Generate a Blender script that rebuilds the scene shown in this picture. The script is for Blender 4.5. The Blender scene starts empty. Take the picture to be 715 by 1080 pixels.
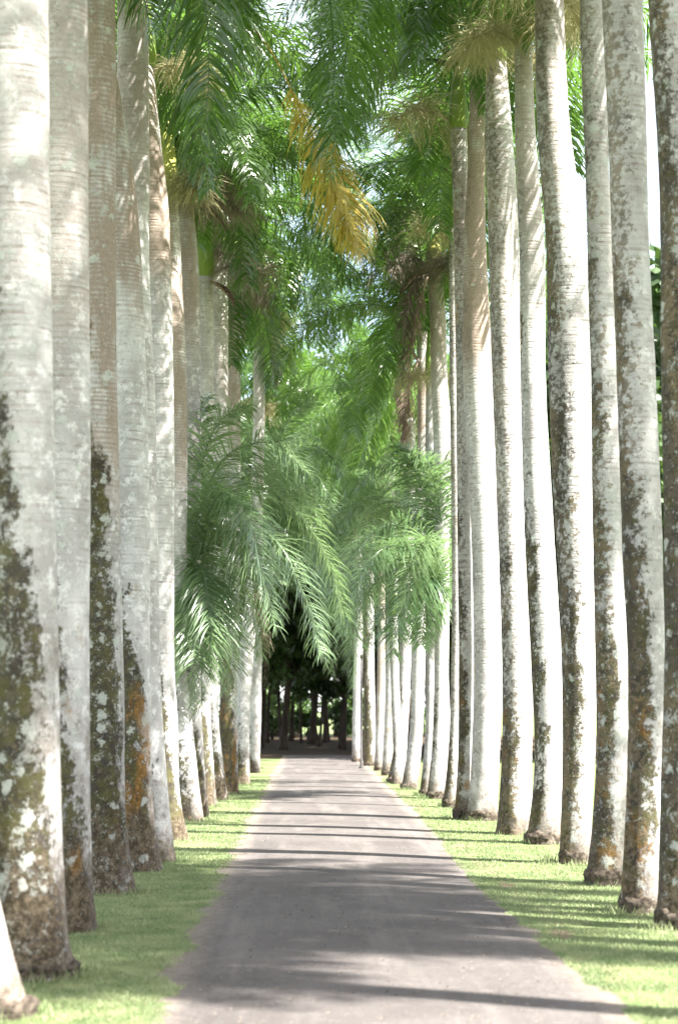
import bpy, math, random
import numpy as np
from mathutils import Vector, Matrix, noise

random.seed(7)
S = bpy.context.scene
COL = S.collection
PI = math.pi
R = math.radians

# ------------------------------------------------------------------ camera
F = 2000.0                      # focal length in photograph pixels (715 x 1080)
CX, CY = 357.5, 540.0
HC = 1.7
yaw = math.atan((CX - 325) / F)         # path runs along +Y and vanishes a little left of centre
pitch = math.atan((750 - CY) / F)
cd = bpy.data.cameras.new('camera')
cam = bpy.data.objects.new('camera', cd)
COL.objects.link(cam)
S.camera = cam
cam.location = (0, 0, HC)
cam.rotation_euler = (PI / 2 + pitch, 0, -yaw)
cd.sensor_fit = 'VERTICAL'
cd.sensor_height = 36.0
cd.sensor_width = 24.0
cd.lens = F / 1080 * 36.0
cd.clip_start = 0.1
cd.clip_end = 3000
cd.dof.use_dof = True
cd.dof.focus_distance = 25.0
cd.dof.aperture_fstop = 2.0
CR = cam.rotation_euler.to_matrix()


def ray(px, py):
    return (CR @ Vector(((px - CX) / F, (CY - py) / F, -1.0)))


def at(px, py, Y):
    """point seen at pixel (px, py) on the upright plane at distance Y"""
    d = ray(px, py)
    return Vector((0, 0, HC)) + d * (Y / d.y)


def ground_y(px, py):
    d = ray(px, py)
    return d.y * (-HC / d.z)


# ------------------------------------------------------------------ node helper
class NT:
    def __init__(self, name):
        self.m = bpy.data.materials.new(name)
        self.m.use_nodes = True
        self.t = self.m.node_tree
        self.t.nodes.clear()

    def n(self, typ, ins=None, **props):
        nd = self.t.nodes.new(typ)
        for k, v in props.items():
            setattr(nd, k, v)
        for k, v in (ins or {}).items():
            sock = nd.inputs[k]
            if isinstance(v, bpy.types.NodeSocket):
                self.t.links.new(v, sock)
            else:
                sock.default_value = v
        return nd

    def math(self, op, a, b=0.0, c=None, clamp=False):
        nd = self.t.nodes.new('ShaderNodeMath')
        nd.operation = op
        nd.use_clamp = clamp
        for i, v in enumerate((a, b) if c is None else (a, b, c)):
            if isinstance(v, bpy.types.NodeSocket):
                self.t.links.new(v, nd.inputs[i])
            else:
                nd.inputs[i].default_value = v
        return nd.outputs[0]

    def mix(self, f, a, b, blend='MIX'):
        nd = self.t.nodes.new('ShaderNodeMix')
        nd.data_type = 'RGBA'
        nd.blend_type = blend
        nd.clamp_factor = True
        for idx, v in ((0, f), (6, a), (7, b)):
            if isinstance(v, bpy.types.NodeSocket):
                self.t.links.new(v, nd.inputs[idx])
            elif idx == 0:
                nd.inputs[0].default_value = v
            else:
                nd.inputs[idx].default_value = (*v, 1.0)
        return nd.outputs[2]

    def step(self, v, lo, hi):
        nd = self.t.nodes.new('ShaderNodeMapRange')
        nd.interpolation_type = 'SMOOTHSTEP'
        self.t.links.new(v, nd.inputs[0])
        nd.inputs[1].default_value = lo
        nd.inputs[2].default_value = hi
        nd.inputs[3].default_value = 0
        nd.inputs[4].default_value = 1
        return nd.outputs[0]

    def noise(self, vec, scale, detail=4.0, rough=0.55, dist=0.0):
        nd = self.n('ShaderNodeTexNoise', {'Vector': vec, 'Scale': scale, 'Detail': detail, 'Roughness': rough, 'Distortion': dist})
        return nd.outputs[0]

    def mapping(self, vec, loc=(0, 0, 0), scale=(1, 1, 1)):
        return self.n('ShaderNodeMapping', {'Vector': vec, 'Location': loc, 'Scale': scale}).outputs[0]

    def out(self, shader):
        o = self.n('ShaderNodeOutputMaterial')
        self.t.links.new(shader, o.inputs['Surface'])
        return self.m

    def bsdf(self, color, rough=0.8, spec=0.3, bump=None, bstr=0.3, bdist=0.02):
        ins = {'Base Color': color if isinstance(color, bpy.types.NodeSocket) else (*color, 1), 'Roughness': rough, 'Specular IOR Level': spec}
        if bump is not None:
            ins['Normal'] = self.n('ShaderNodeBump', {'Height': bump, 'Strength': bstr, 'Distance': bdist}).outputs[0]
        return self.n('ShaderNodeBsdfPrincipled', ins).outputs[0]


# ------------------------------------------------------------------ materials
def trunk_material(name, seed, moss=0.5, moss_h=4.0, warm=0.4, warm_lo=4.5, warm_hi=7.0, orange=0.3, grey=0.0, spots=0.5, pale=0.0, foot=0.6, speck=0.3, dampdir=(-0.98, -0.2, 0)):
    k = NT(name)
    tc = k.n('ShaderNodeTexCoord').outputs['Object']
    off = (seed * 3.17, seed * 5.31, seed * 2.13)
    p = k.mapping(tc, off)
    ps = k.mapping(tc, off, (1, 1, 0.38))
    pz = k.mapping(tc, off, (0.25, 0.25, 1.0))
    sep = k.n('ShaderNodeSeparateXYZ', {'Vector': tc})
    z = sep.outputs[2]
    nor = k.n('ShaderNodeNewGeometry').outputs['Normal']
    damp = k.n('ShaderNodeVectorMath', {0: nor, 1: dampdir}, operation='DOT_PRODUCT').outputs['Value']
    # pale bark with soft mottling
    n1 = k.noise(ps, 3.0, 5)
    n2 = k.noise(p, 38.0, 3, 0.7)
    n3 = k.noise(p, 8.0, 8, 0.72)
    n4 = k.noise(p, 19.0, 6, 0.75)
    g = 1.0 - 0.28 * grey
    col = k.mix(k.step(n1, 0.3, 0.7), (0.31 * g, 0.295 * g, 0.285 * g), (0.47 * g, 0.46 * g, 0.45 * g))
    col = k.mix(k.step(n3, 0.50, 0.62), col, (0.54 + pale, 0.535 + pale, 0.525 + pale))
    # leaf-scar rings
    zz = k.math('ADD', z, k.math('MULTIPLY', k.noise(pz, 1.6, 2), 0.22))
    r1 = k.math('SINE', k.math('MULTIPLY', zz, 2 * PI / 0.105))
    r2 = k.math('SINE', k.math('MULTIPLY', zz, 2 * PI / 0.047))
    ringbreak = k.step(k.noise(p, 5.0, 5, 0.75), 0.38, 0.66)
    up = k.step(z, 0.8, 4.0)
    ring = k.math('MULTIPLY', k.math('ADD', k.math('MULTIPLY', k.step(r1, 0.45, 1.0), 0.65), k.math('MULTIPLY', k.step(r2, 0.3, 1.0), 0.4)), k.math('MULTIPLY', ringbreak, up))
    col = k.mix(k.math('MULTIPLY', ring, 0.6), col, (0.215, 0.162, 0.140))
    # warm tan bark higher up
    wn = k.step(k.math('ADD', k.math('ADD', k.noise(k.mapping(tc, off, (1, 1, 0.35)), 2.0, 7, 0.72), k.math('MULTIPLY', r2, 0.03)), k.math('MULTIPLY', k.step(z, warm_lo, warm_hi), 0.10)), 0.44, 0.62)
    wm = k.math('MULTIPLY', k.math('MULTIPLY', k.step(z, warm_lo, warm_hi), wn), warm)
    col = k.mix(wm, col, k.mix(n4, (0.155, 0.118, 0.090), (0.33, 0.262, 0.212)))
    # grey-brown weathering, stronger towards the foot
    st = k.math('SUBTRACT', k.noise(p, 3.3, 8, 0.75), k.math('MULTIPLY', k.step(z, 0.0, foot * 3.0), 0.20))
    stm = k.step(st, 0.36, 0.56)
    col = k.mix(k.math('MULTIPLY', stm, 0.72), col, k.mix(k.step(n4, 0.35, 0.65), (0.095, 0.075, 0.055), (0.235, 0.205, 0.175)))
    # damp moss, thickest low down and on the side away from the sun
    mn = k.noise(k.mapping(tc, off, (1, 1, 0.6)), 2.1, 9, 0.70, 0.3)
    mf = k.math('ADD', k.math('MULTIPLY', mn, 1.15), k.math('MULTIPLY', damp, 0.25))
    mf = k.math('ADD', mf, k.math('MULTIPLY', k.math('SUBTRACT', n4, 0.5), 0.55))
    mf = k.math('SUBTRACT', mf, k.math('MULTIPLY', k.step(z, 0.0, moss_h), 0.20))
    mf = k.math('SUBTRACT', mf, k.math('MULTIPLY', k.step(z, moss_h * 0.8, moss_h * 1.5), 0.30))
    thr = 0.98 - moss * 0.48
    mm = k.step(mf, thr - 0.03, thr + 0.06)
    mossc = k.mix(k.step(k.noise(p, 6.0, 6, 0.75), 0.38, 0.62), (0.022, 0.016, 0.010), (0.062, 0.058, 0.014))
    mossc = k.mix(k.step(n4, 0.54, 0.70), mossc, (0.125, 0.105, 0.07))
    col = k.mix(k.math('MULTIPLY', mm, 0.94), col, mossc)
    # dark flecks of lichen all the way up, densest on the damp side
    spk = k.math('ADD', k.math('ADD', k.math('MULTIPLY', n4, 0.62), k.math('MULTIPLY', n3, 0.38)), k.math('MULTIPLY', damp, 0.085))
    spm = k.math('MULTIPLY', k.step(spk, 0.63 - 0.11 * speck, 0.69 - 0.11 * speck), min(1.0, 0.35 + 0.5 * speck))
    col = k.mix(spm, col, k.mix(k.step(n1, 0.4, 0.6), (0.07, 0.06, 0.05), (0.16, 0.125, 0.08)))
    # orange crust
    on = k.math('SUBTRACT', k.noise(k.mapping(tc, (off[1], off[2], off[0]), (1, 1, 0.45)), 3.0, 8, 0.75), k.math('MULTIPLY', k.step(z, 0.5, 5.5), 0.12))
    om = k.step(on, 0.64 - 0.22 * orange, 0.76 - 0.22 * orange)
    col = k.mix(k.math('MULTIPLY', om, min(1.0, 0.35 + orange * 0.5)), col, k.mix(k.step(n4, 0.35, 0.65), (0.15, 0.07, 0.015), (0.32, 0.165, 0.045)))
    # earth-stained, root-scarred foot
    ft = k.step(k.math('SUBTRACT', k.math('MULTIPLY', k.noise(p, 5.0, 7, 0.75), foot * 1.1), z), -0.14, 0.30)
    col = k.mix(k.math('MULTIPLY', ft, 0.85), col, k.mix(k.step(n4, 0.38, 0.66), (0.038, 0.027, 0.018), (0.155, 0.12, 0.085)))
    # crusty grey-white lichen: ragged patches and fine flecks
    lp = k.noise(k.mapping(tc, (off[2], off[0], off[1])), 4.6, 9, 0.8, 0.4)
    l1 = k.step(lp, 0.66 - 0.13 * spots, 0.71 - 0.13 * spots)
    l2 = k.step(k.noise(k.mapping(tc, (off[1], off[0], off[2])), 21.0, 5, 0.75), 0.70 - 0.15 * spots, 0.76 - 0.15 * spots)
    dist = k.n('ShaderNodeVectorMath', {0: p, 1: k.n('ShaderNodeVectorMath', {0: k.n('ShaderNodeTexNoise', {'Vector': p, 'Scale': 11.0, 'Detail': 6.0, 'Roughness': 0.75}).outputs['Color'], 1: (0.22, 0.22, 0.22)}, operation='MULTIPLY').outputs[0]}, operation='ADD').outputs[0]
    vo = k.n('ShaderNodeTexVoronoi', {'Vector': dist, 'Scale': 7.0, 'Randomness': 1.0})
    cell = k.n('ShaderNodeSeparateColor', {'Color': vo.outputs['Color']}).outputs[0]
    rad = k.math('MULTIPLY', k.math('SUBTRACT', cell, 1.0 - 0.7 * spots), 0.75)
    l3 = k.step(k.math('SUBTRACT', rad, vo.outputs['Distance']), -0.04, 0.08)
    sp = k.math('MAXIMUM', k.math('MAXIMUM', k.math('MULTIPLY', l1, 0.8), k.math('MULTIPLY', l2, 0.75)), l3)
    col = k.mix(k.math('MULTIPLY', sp, k.math('SUBTRACT', 0.85, k.math('MULTIPLY', ft, 0.25))), col, k.mix(n4, (0.27, 0.285, 0.255), (0.50, 0.51, 0.47)))
    col = k.mix(0.45, col, k.mix(n2, (0.3, 0.3, 0.3), (0.7, 0.7, 0.7)), 'OVERLAY')
    h = k.math('ADD', k.math('MULTIPLY', ring, -0.8), k.math('MULTIPLY', n2, 0.5))
    h = k.math('ADD', h, k.math('MULTIPLY', mm, k.math('ADD', 0.35, k.math('MULTIPLY', n4, 1.2))))
    h = k.math('ADD', h, k.math('MULTIPLY', sp, 0.45))
    return k.out(k.bsdf(col, 0.85, 0.15, h, 0.6, 0.014))


def leaf_material(name, c1, c2, trans=0.35, rough=0.38, spec=0.5, tint=(1.5, 1.6, 0.7)):
    k = NT(name)
    tc = k.n('ShaderNodeTexCoord').outputs['Object']
    rnd = k.n('ShaderNodeObjectInfo').outputs['Random']
    n1 = k.noise(tc, 3.0, 3)
    f = k.math('ADD', k.math('MULTIPLY', rnd, 0.6), k.math('MULTIPLY', n1, 0.7))
    col = k.mix(k.step(f, 0.15, 1.05), c1, c2)
    col = k.mix(k.math('MULTIPLY', k.step(k.noise(tc, 23.0, 2), 0.55, 0.75), 0.25), col, tuple(min(1, x * 1.7 + 0.01) for x in c2))
    b = k.bsdf(col, rough, spec)
    tcol = k.mix(0.5, col, tuple(min(1, c * t) for c, t in zip(c2, tint)))
    tr = k.n('ShaderNodeBsdfTranslucent', {'Color': tcol}).outputs[0]
    return k.out(k.n('ShaderNodeMixShader', {0: trans, 1: b, 2: tr}).outputs[0])


def rough_material(name, c1, c2, scale=12.0, bump=0.5, stretch=(1, 1, 1), rough=0.9):
    k = NT(name)
    tc = k.mapping(k.n('ShaderNodeTexCoord').outputs['Object'], (0, 0, 0), stretch)
    n1 = k.noise(tc, scale, 7, 0.65)
    n2 = k.noise(tc, scale * 5, 4, 0.6)
    col = k.mix(k.step(n1, 0.35, 0.65), c1, c2)
    col = k.mix(k.math('MULTIPLY', k.step(n2, 0.55, 0.7), 0.4), col, tuple(x * 0.5 for x in c1))
    return k.out(k.bsdf(col, rough, 0.2, k.math('ADD', n1, k.math('MULTIPLY', n2, 0.4)), bump, 0.03))


M_FROND = leaf_material('palm_leaf', (0.026, 0.068, 0.014), (0.105, 0.190, 0.036), 0.46, 0.24, 0.9, (1.3, 1.45, 0.8))
M_YOUNG = leaf_material('young_palm_leaf', (0.055, 0.110, 0.050), (0.150, 0.220, 0.105), 0.45, 0.27, 0.85, (1.2, 1.3, 0.8))
M_YELLOW = leaf_material('yellowing_leaf', (0.16, 0.135, 0.03), (0.46, 0.37, 0.10), 0.45, 0.5, 0.3)
M_DEADLEAF = leaf_material('withered_leaf', (0.075, 0.058, 0.045), (0.19, 0.15, 0.12), 0.2, 0.8, 0.1, (1, 1, 1))
M_BROWNLEAF = leaf_material('dead_brown_leaf', (0.12, 0.085, 0.065), (0.25, 0.19, 0.15), 0.2, 0.8, 0.1, (1, 1, 1))
M_FLOWER = leaf_material('flower_spray', (0.19, 0.19, 0.085), (0.42, 0.38, 0.22), 0.4, 0.7, 0.2, (1, 1, 1))
M_DRYFLOWER = leaf_material('dry_flower_spray', (0.12, 0.10, 0.08), (0.27, 0.23, 0.185), 0.2, 0.8, 0.1, (1, 1, 1))
M_BROAD = leaf_material('broad_leaf', (0.020, 0.045, 0.012), (0.055, 0.100, 0.025), 0.30, 0.42, 0.5)  # darker leaf, the wood's shade is put into the colour
M_BROADLIT = leaf_material('fresh_broad_leaf', (0.045, 0.085, 0.025), (0.10, 0.155, 0.055), 0.40, 0.45, 0.4)  # lighter copy of the leaf, sunlight put into its colour
M_SHAFT = rough_material('crownshaft_green', (0.10, 0.17, 0.035), (0.20, 0.27, 0.06), 2.0, 0.1, (1, 1, 0.2), 0.45)
M_SHAFTYEL = rough_material('crownshaft_yellow_green', (0.26, 0.28, 0.06), (0.42, 0.40, 0.12), 2.0, 0.1, (1, 1, 0.2), 0.45)
M_HUSK = rough_material('husk_brown', (0.085, 0.058, 0.04), (0.19, 0.135, 0.095), 6, 0.5, (1, 1, 0.2))
M_ROOT = rough_material('root_brown', (0.028, 0.021, 0.015), (0.13, 0.105, 0.08), 22, 1.0)
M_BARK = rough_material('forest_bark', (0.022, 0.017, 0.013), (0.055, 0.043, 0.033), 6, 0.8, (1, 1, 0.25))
M_POST = rough_material('post_paint', (0.02, 0.018, 0.018), (0.035, 0.03, 0.03), 8, 0.1, rough=0.5)


def lawn_material():
    k = NT('lawn')
    p = k.n('ShaderNodeNewGeometry').outputs['Position']
    n1 = k.noise(p, 0.55, 5, 0.6)
    n2 = k.noise(p, 4.5, 6, 0.7)
    n3 = k.noise(p, 45.0, 3, 0.7)
    col = k.mix(k.step(n2, 0.34, 0.66), (0.085, 0.120, 0.045), (0.150, 0.180, 0.080))
    col = k.mix(k.math('MULTIPLY', k.step(n1, 0.45, 0.65), 0.45), col, (0.19, 0.185, 0.095))
    col = k.mix(k.math('MULTIPLY', k.step(n3, 0.45, 0.7), 0.5), col, (0.05, 0.075, 0.02))
    sep = k.n('ShaderNodeSeparateXYZ', {'Vector': p})
    y = sep.outputs[1]
    x = sep.outputs[0]
    # worn bare earth beside the path
    e1 = k.math('ABSOLUTE', k.math('SUBTRACT', x, 1.95))
    e2 = k.math('ABSOLUTE', k.math('ADD', x, 0.85))
    e = k.math('MINIMUM', e1, k.math('ADD', e2, 0.06))
    wear = k.step(k.math('SUBTRACT', k.math('ADD', k.math('MULTIPLY', n1, 0.7), k.math('MULTIPLY', n2, 0.35)), k.math('MULTIPLY', e, 0.9)), 0.44, 0.56)
    col = k.mix(k.math('MULTIPLY', wear, 0.9), col, k.mix(n3, (0.10, 0.07, 0.05), (0.21, 0.155, 0.11)))
    # leaf-littered floor under the wood, stretched back to paint its depth as shady
    fl = k.step(k.math('ADD', y, k.math('MULTIPLY', n1, 3.0)), 69.0, 71.0)
    fl = k.math('MULTIPLY', fl, k.math('SUBTRACT', 1.0, k.step(y, 126.0, 134.0)))
    fl = k.math('MULTIPLY', fl, k.math('SUBTRACT', 1.0, k.step(k.math('ABSOLUTE', x), 18.0, 24.0)))
    col = k.mix(fl, col, k.mix(n2, (0.035, 0.028, 0.018), (0.075, 0.055, 0.035)))
    h = k.math('ADD', k.math('MULTIPLY', n2, 0.6), n3)
    return k.out(k.bsdf(col, 0.95, 0.1, h, 0.7, 0.03))


def path_material():
    k = NT('asphalt')
    p = k.n('ShaderNodeNewGeometry').outputs['Position']
    n1 = k.noise(p, 0.8, 6, 0.6)
    n2 = k.noise(p, 9.0, 6, 0.7)
    n3 = k.noise(p, 160.0, 2, 0.7)
    col = k.mix(k.step(n1, 0.3, 0.7), (0.044, 0.038, 0.035), (0.074, 0.065, 0.060))
    col = k.mix(k.math('MULTIPLY', k.step(n2, 0.52, 0.7), 0.35), col, (0.145, 0.127, 0.119))
    col = k.mix(k.math('MULTIPLY', k.step(n3, 0.56, 0.66), 0.55), col, (0.21, 0.19, 0.175))
    col = k.mix(k.math('MULTIPLY', k.step(n3, 0.44, 0.34), 0.5), col, (0.045, 0.038, 0.035))
    gr_ = k.noise(p, 55.0, 3, 0.75)
    col = k.mix(k.math('MULTIPLY', k.step(gr_, 0.56, 0.68), 0.55), col, (0.19, 0.17, 0.155))
    col = k.mix(k.math('MULTIPLY', k.step(gr_, 0.44, 0.34), 0.5), col, (0.03, 0.026, 0.024))
    # worn, dustier tracks, old patches and damp stains
    tr = k.noise(k.mapping(p, (0, 0, 0), (1.6, 0.12, 1)), 1.4, 5, 0.6)
    col = k.mix(k.math('MULTIPLY', k.step(tr, 0.48, 0.68), 0.40), col, (0.150, 0.133, 0.122))
    pt = k.noise(k.mapping(p, (3.3, 1.1, 0), (1.0, 0.5, 1)), 1.1, 7, 0.6, 0.4)
    col = k.mix(k.math('MULTIPLY', k.step(pt, 0.60, 0.64), 0.45), col, (0.040, 0.034, 0.032))
    x = k.n('ShaderNodeSeparateXYZ', {'Vector': p}).outputs[0]
    edge = k.step(k.math('ADD', k.math('ABSOLUTE', k.math('SUBTRACT', x, 0.46)), k.math('MULTIPLY', n2, 0.35)), 1.28, 1.52)
    col = k.mix(k.math('MULTIPLY', edge, 0.45), col, (0.20, 0.165, 0.125))
    vo = k.n('ShaderNodeTexVoronoi', {'Vector': k.mapping(p, (0, 0, 0), (0.55, 0.4, 1)), 'Scale': 1.0}, feature='DISTANCE_TO_EDGE')
    dv = k.math('ADD', vo.outputs['Distance'], k.math('MULTIPLY', k.math('SUBTRACT', n2, 0.5), 0.08))
    crack = k.math('SUBTRACT', 1.0, k.step(k.math('ABSOLUTE', dv), 0.0, 0.006))
    col = k.mix(k.math('MULTIPLY', crack, 0.5), col, (0.04, 0.033, 0.03))
    return k.out(k.bsdf(col, 0.88, 0.25, k.math('ADD', n3, k.math('MULTIPLY', n2, 0.5)), 0.5, 0.006))


# ------------------------------------------------------------------ mesh helpers
def mesh(name, V, Fc, mat, smooth=True):
    me = bpy.data.meshes.new(name)
    me.from_pydata([tuple(v) for v in V], [], Fc)
    if smooth:
        me.polygons.foreach_set('use_smooth', [True] * len(me.polygons))
    me.materials.append(mat)
    me.update()
    return me


def obj(name, me, parent=None, loc=(0, 0, 0), rotz=0.0, scale=1.0):
    o = bpy.data.objects.new(name, me)
    COL.objects.link(o)
    if parent is not None:
        o.parent = parent
    o.location = loc
    o.rotation_euler = (0, 0, rotz)
    o.scale = (scale,) * 3 if not isinstance(scale, tuple) else scale
    return o


def thing(name, label, cat, loc, group=None):
    o = bpy.data.objects.new(name, None)
    COL.objects.link(o)
    o.empty_display_size = 0.3
    o.location = loc
    o['label'] = label
    o['category'] = cat
    if group:
        o['group'] = group
    return o


def tube(V, Fc, pts, radii, seg=6, cap=True):
    b0 = len(V)
    n = len(pts)
    for i, (p, r) in enumerate(zip(pts, radii)):
        t = (pts[min(i + 1, n - 1)] - pts[max(i - 1, 0)]).normalized()
        a = t.orthogonal().normalized() if abs(t.z) > 0.99 else t.cross(Vector((0, 0, 1))).normalized()
        b = t.cross(a)
        for j in range(seg):
            an = 2 * PI * j / seg
            V.append(p + (a * math.cos(an) + b * math.sin(an)) * r)
    for i in range(n - 1):
        for j in range(seg):
            Fc.append((b0 + i * seg + j, b0 + i * seg + (j + 1) % seg, b0 + (i + 1) * seg + (j + 1) % seg, b0 + (i + 1) * seg + j))
    if cap:
        Fc.append(tuple(b0 + (n - 1) * seg + j for j in range(seg)))
        Fc.append(tuple(b0 + j for j in reversed(range(seg))))


def hermite(keys, zq):
    """keys: rows (z, a, b, ...) sorted by z"""
    K = np.array(keys, float)
    zs = K[:, 0]
    m = np.gradient(K[:, 1:], zs, axis=0)
    i = int(np.clip(np.searchsorted(zs, zq) - 1, 0, len(zs) - 2))
    h = zs[i + 1] - zs[i]
    t = min(max((zq - zs[i]) / h, 0), 1)
    h00, h10, h01, h11 = 2 * t**3 - 3 * t**2 + 1, t**3 - 2 * t**2 + t, -2 * t**3 + 3 * t**2, t**3 - t**2
    return h00 * K[i, 1:] + h10 * h * m[i] + h01 * K[i + 1, 1:] + h11 * h * m[i + 1]


def trunk_mesh(keys, seed, mat, seg=40, dz=0.06):
    """keys (z, x, y, r) relative to the foot"""
    z0, z1 = keys[0][0], keys[-1][0]
    n = max(8, int((z1 - z0) / dz))
    V, Fc = [], []
    for i in range(n + 1):
        z = z0 + (z1 - z0) * i / n
        x, y, r = hermite(keys, z)
        flare = math.exp(-max(z, 0) / 0.16)
        for j in range(seg):
            a = 2 * PI * j / seg
            c, s = math.cos(a), math.sin(a)
            q = Vector((c * 1.2 + seed * 7.1, s * 1.2, z * 0.9))
            q2 = Vector((c * 2.6 + seed * 3.1, s * 2.6, z * 5.5))
            rr = r * (1 + 0.035 * noise.noise(q) + 0.016 * noise.noise(q2))
            rr *= 1 + flare * 0.13 * (0.6 + noise.noise(Vector((c * 2.3 + seed, s * 2.3, 3.3))))
            V.append((x + rr * c, y + rr * s, z))
    for i in range(n):
        for j in range(seg):
            Fc.append((i * seg + j, i * seg + (j + 1) % seg, (i + 1) * seg + (j + 1) % seg, (i + 1) * seg + j))
    Fc.append(tuple(n * seg + j for j in range(seg)))
    return mesh('trunk', V, Fc, mat)


def root_mesh(r, seed, h=0.17):
    """ragged collar of matted roots round the foot of a palm"""
    seg, prof = 96, [(1.22, -0.05), (1.20, 0.08), (1.19, 0.25), (1.21, 0.45), (1.24, 0.62), (1.22, 0.80), (1.15, 0.95), (1.06, 1.04), (0.95, 1.08), (0.8, 0.95)]
    V, Fc = [], []
    for (pr, pz) in prof:
        for j in range(seg):
            a = 2 * PI * j / seg
            c, s = math.cos(a), math.sin(a)
            n = noise.noise(Vector((c * 2.2 + seed, s * 2.2, pz * 1.5 + seed))) * 0.07 + noise.noise(Vector((c * 7 + seed, s * 7, pz * 4))) * 0.06 + noise.noise(Vector((c * 19 + seed, s * 19, pz * 9))) * 0.035
            rr = r * (pr + n)
            zz = h * max(pz, -0.3) * (1 + 0.35 * noise.noise(Vector((c * 2.5, s * 2.5 + seed, 1.7)))) if pz > 0 else -0.03
            V.append((rr * c, rr * s, zz))
    for i in range(len(prof) - 1):
        for j in range(seg):
            Fc.append((i * seg + j, i * seg + (j + 1) % seg, (i + 1) * seg + (j + 1) % seg, (i + 1) * seg + j))
    return mesh('root_collar', V, Fc, M_ROOT)


def shaft_mesh(r, L, mat):
    seg = 20
    V, Fc = [], []
    prof = [(0, 0.98), (0.03, 1.12), (0.12, 1.2), (0.3, 1.08), (0.55, 0.8), (0.8, 0.58), (1.0, 0.42)]
    for (t, k) in prof:
        for j in range(seg):
            a = 2 * PI * j / seg
            V.append((r * k * math.cos(a), r * k * math.sin(a), t * L))
    for i in range(len(prof) - 1):
        for j in range(seg):
            Fc.append((i * seg + j, i * seg + (j + 1) % seg, (i + 1) * seg + (j + 1) % seg, (i + 1) * seg + j))
    Fc.append(tuple((len(prof) - 1) * seg + j for j in range(seg)))
    return mesh('crownshaft', V, Fc, mat)


def frond_path(L, elev, droop, n=26, power=1.25, yb=0.0):
    pts = [Vector((0, 0, 0))]
    for i in range(n):
        t = (i + 0.5) / n
        a = elev - droop * t ** power
        pts.append(pts[-1] + Vector((math.cos(a), yb * t * t, math.sin(a))).normalized() * (L / n))
    return pts


def frond_mesh(pts, mat, seed, n=78, lmax=0.72, width=0.034, hang=1.0, spread=1.0, bare=0.12, name='frond', rach=0.02):
    """a feather leaf: tapering rachis and two ragged ranks of narrow hanging leaflets"""
    rg = random.Random(seed)
    V, Fc = [], []
    m = len(pts) - 1
    tube(V, Fc, pts, [rach * (1.0 - 0.85 * i / m) + (0.02 * rach / 0.02) * max(0, 0.15 - i / m) * 6 for i in range(m + 1)], 5)

    def on(t):
        f = t * m
        i = min(int(f), m - 1)
        return pts[i].lerp(pts[i + 1], f - i), (pts[i + 1] - pts[i]).normalized()
    down = Vector((0, 0, -1))
    for q in range(n):
        t = bare + (1 - bare) * (q + rg.random() * 0.7) / n
        p, tg = on(min(t, 0.999))
        side0 = tg.cross(Vector((0, 0, 1)))
        if side0.length < 0.15:
            side0 = Vector((0, 1, 0)) + side0 * 0.2
        side0.normalize()
        upv = side0.cross(tg).normalized()
        u = (t - bare) / (1 - bare)
        ln0 = lmax * (0.55 + 0.45 * math.sin(min(1, u * 2.2) * PI / 2)) * (1 - 0.62 * max(0, u - 0.55) / 0.45)
        for sd in (-1, 1):
            if rg.random() < 0.05:
                continue
            ln = ln0 * rg.uniform(0.78, 1.1)
            rank = rg.uniform(-0.55, 0.75)
            d = (side0 * sd * spread * rg.uniform(0.75, 1.05) + tg * rg.uniform(0.45, 0.85) + upv * rank).normalized()
            pp = p.copy()
            w0 = width * rg.uniform(0.75, 1.15)
            rows = []
            K = 4
            hg = hang * rg.uniform(0.7, 1.25)
            for k_ in range(K + 1):
                s = k_ / K
                w = w0 * (0.45, 1.0, 0.92, 0.62, 0.06)[k_] * 0.5
                wd = d.cross(upv if abs(d.dot(upv)) < 0.9 else tg)
                if wd.length < 1e-3:
                    wd = side0
                wd = wd.normalized()
                rows.append((pp - wd * w, pp + wd * w))
                pp = pp + d * (ln / K)
                d = (d + down * 0.42 * hg * (0.5 + s)).normalized()
            b0 = len(V)
            for a, b in rows:
                V.append(a)
                V.append(b)
            for k_ in range(K):
                Fc.append((b0 + 2 * k_, b0 + 2 * k_ + 1, b0 + 2 * k_ + 3, b0 + 2 * k_ + 2))
    return mesh(name, V, Fc, mat)


def spray_mesh(seed, mat, L=0.8, n=240, name='flower_stalk'):
    """bushy drooping flower spray: a stalk with many fine branchlets"""
    rg = random.Random(seed)
    V, Fc = [], []
    stalk = frond_path(L, R(35), R(85), 8)
    tube(V, Fc, stalk, [0.03 - 0.0025 * i for i in range(9)], 5)
    for q in range(n):
        i = rg.randint(2, 8)
        p = stalk[i].copy()
        d = Vector((rg.uniform(-0.6, 1), rg.uniform(-1, 1), rg.uniform(-0.6, 0.7))).normalized()
        ln = L * rg.uniform(0.35, 0.75)
        for k_ in range(4):
            p2 = p + d * (ln / 4)
            wd = d.cross(Vector((rg.random(), rg.random(), rg.random()))).normalized() * 0.005
            b0 = len(V)
            V += [p - wd, p + wd, p2 + wd * 0.8, p2 - wd * 0.8]
            Fc.append((b0, b0 + 1, b0 + 2, b0 + 3))
            for _ in range(2):
                sd = (d + Vector((rg.uniform(-1, 1), rg.uniform(-1, 1), rg.uniform(-1, 0.4)))).normalized() * rg.uniform(0.06, 0.16)
                b0 = len(V)
                V += [p2 - wd * 0.6, p2 + wd * 0.6, p2 + sd]
                Fc.append((b0, b0 + 1, b0 + 2))
            p = p2
            d = (d + Vector((0, 0, -0.28))).normalized()
    return mesh(name, V, Fc, mat, False)


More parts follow.
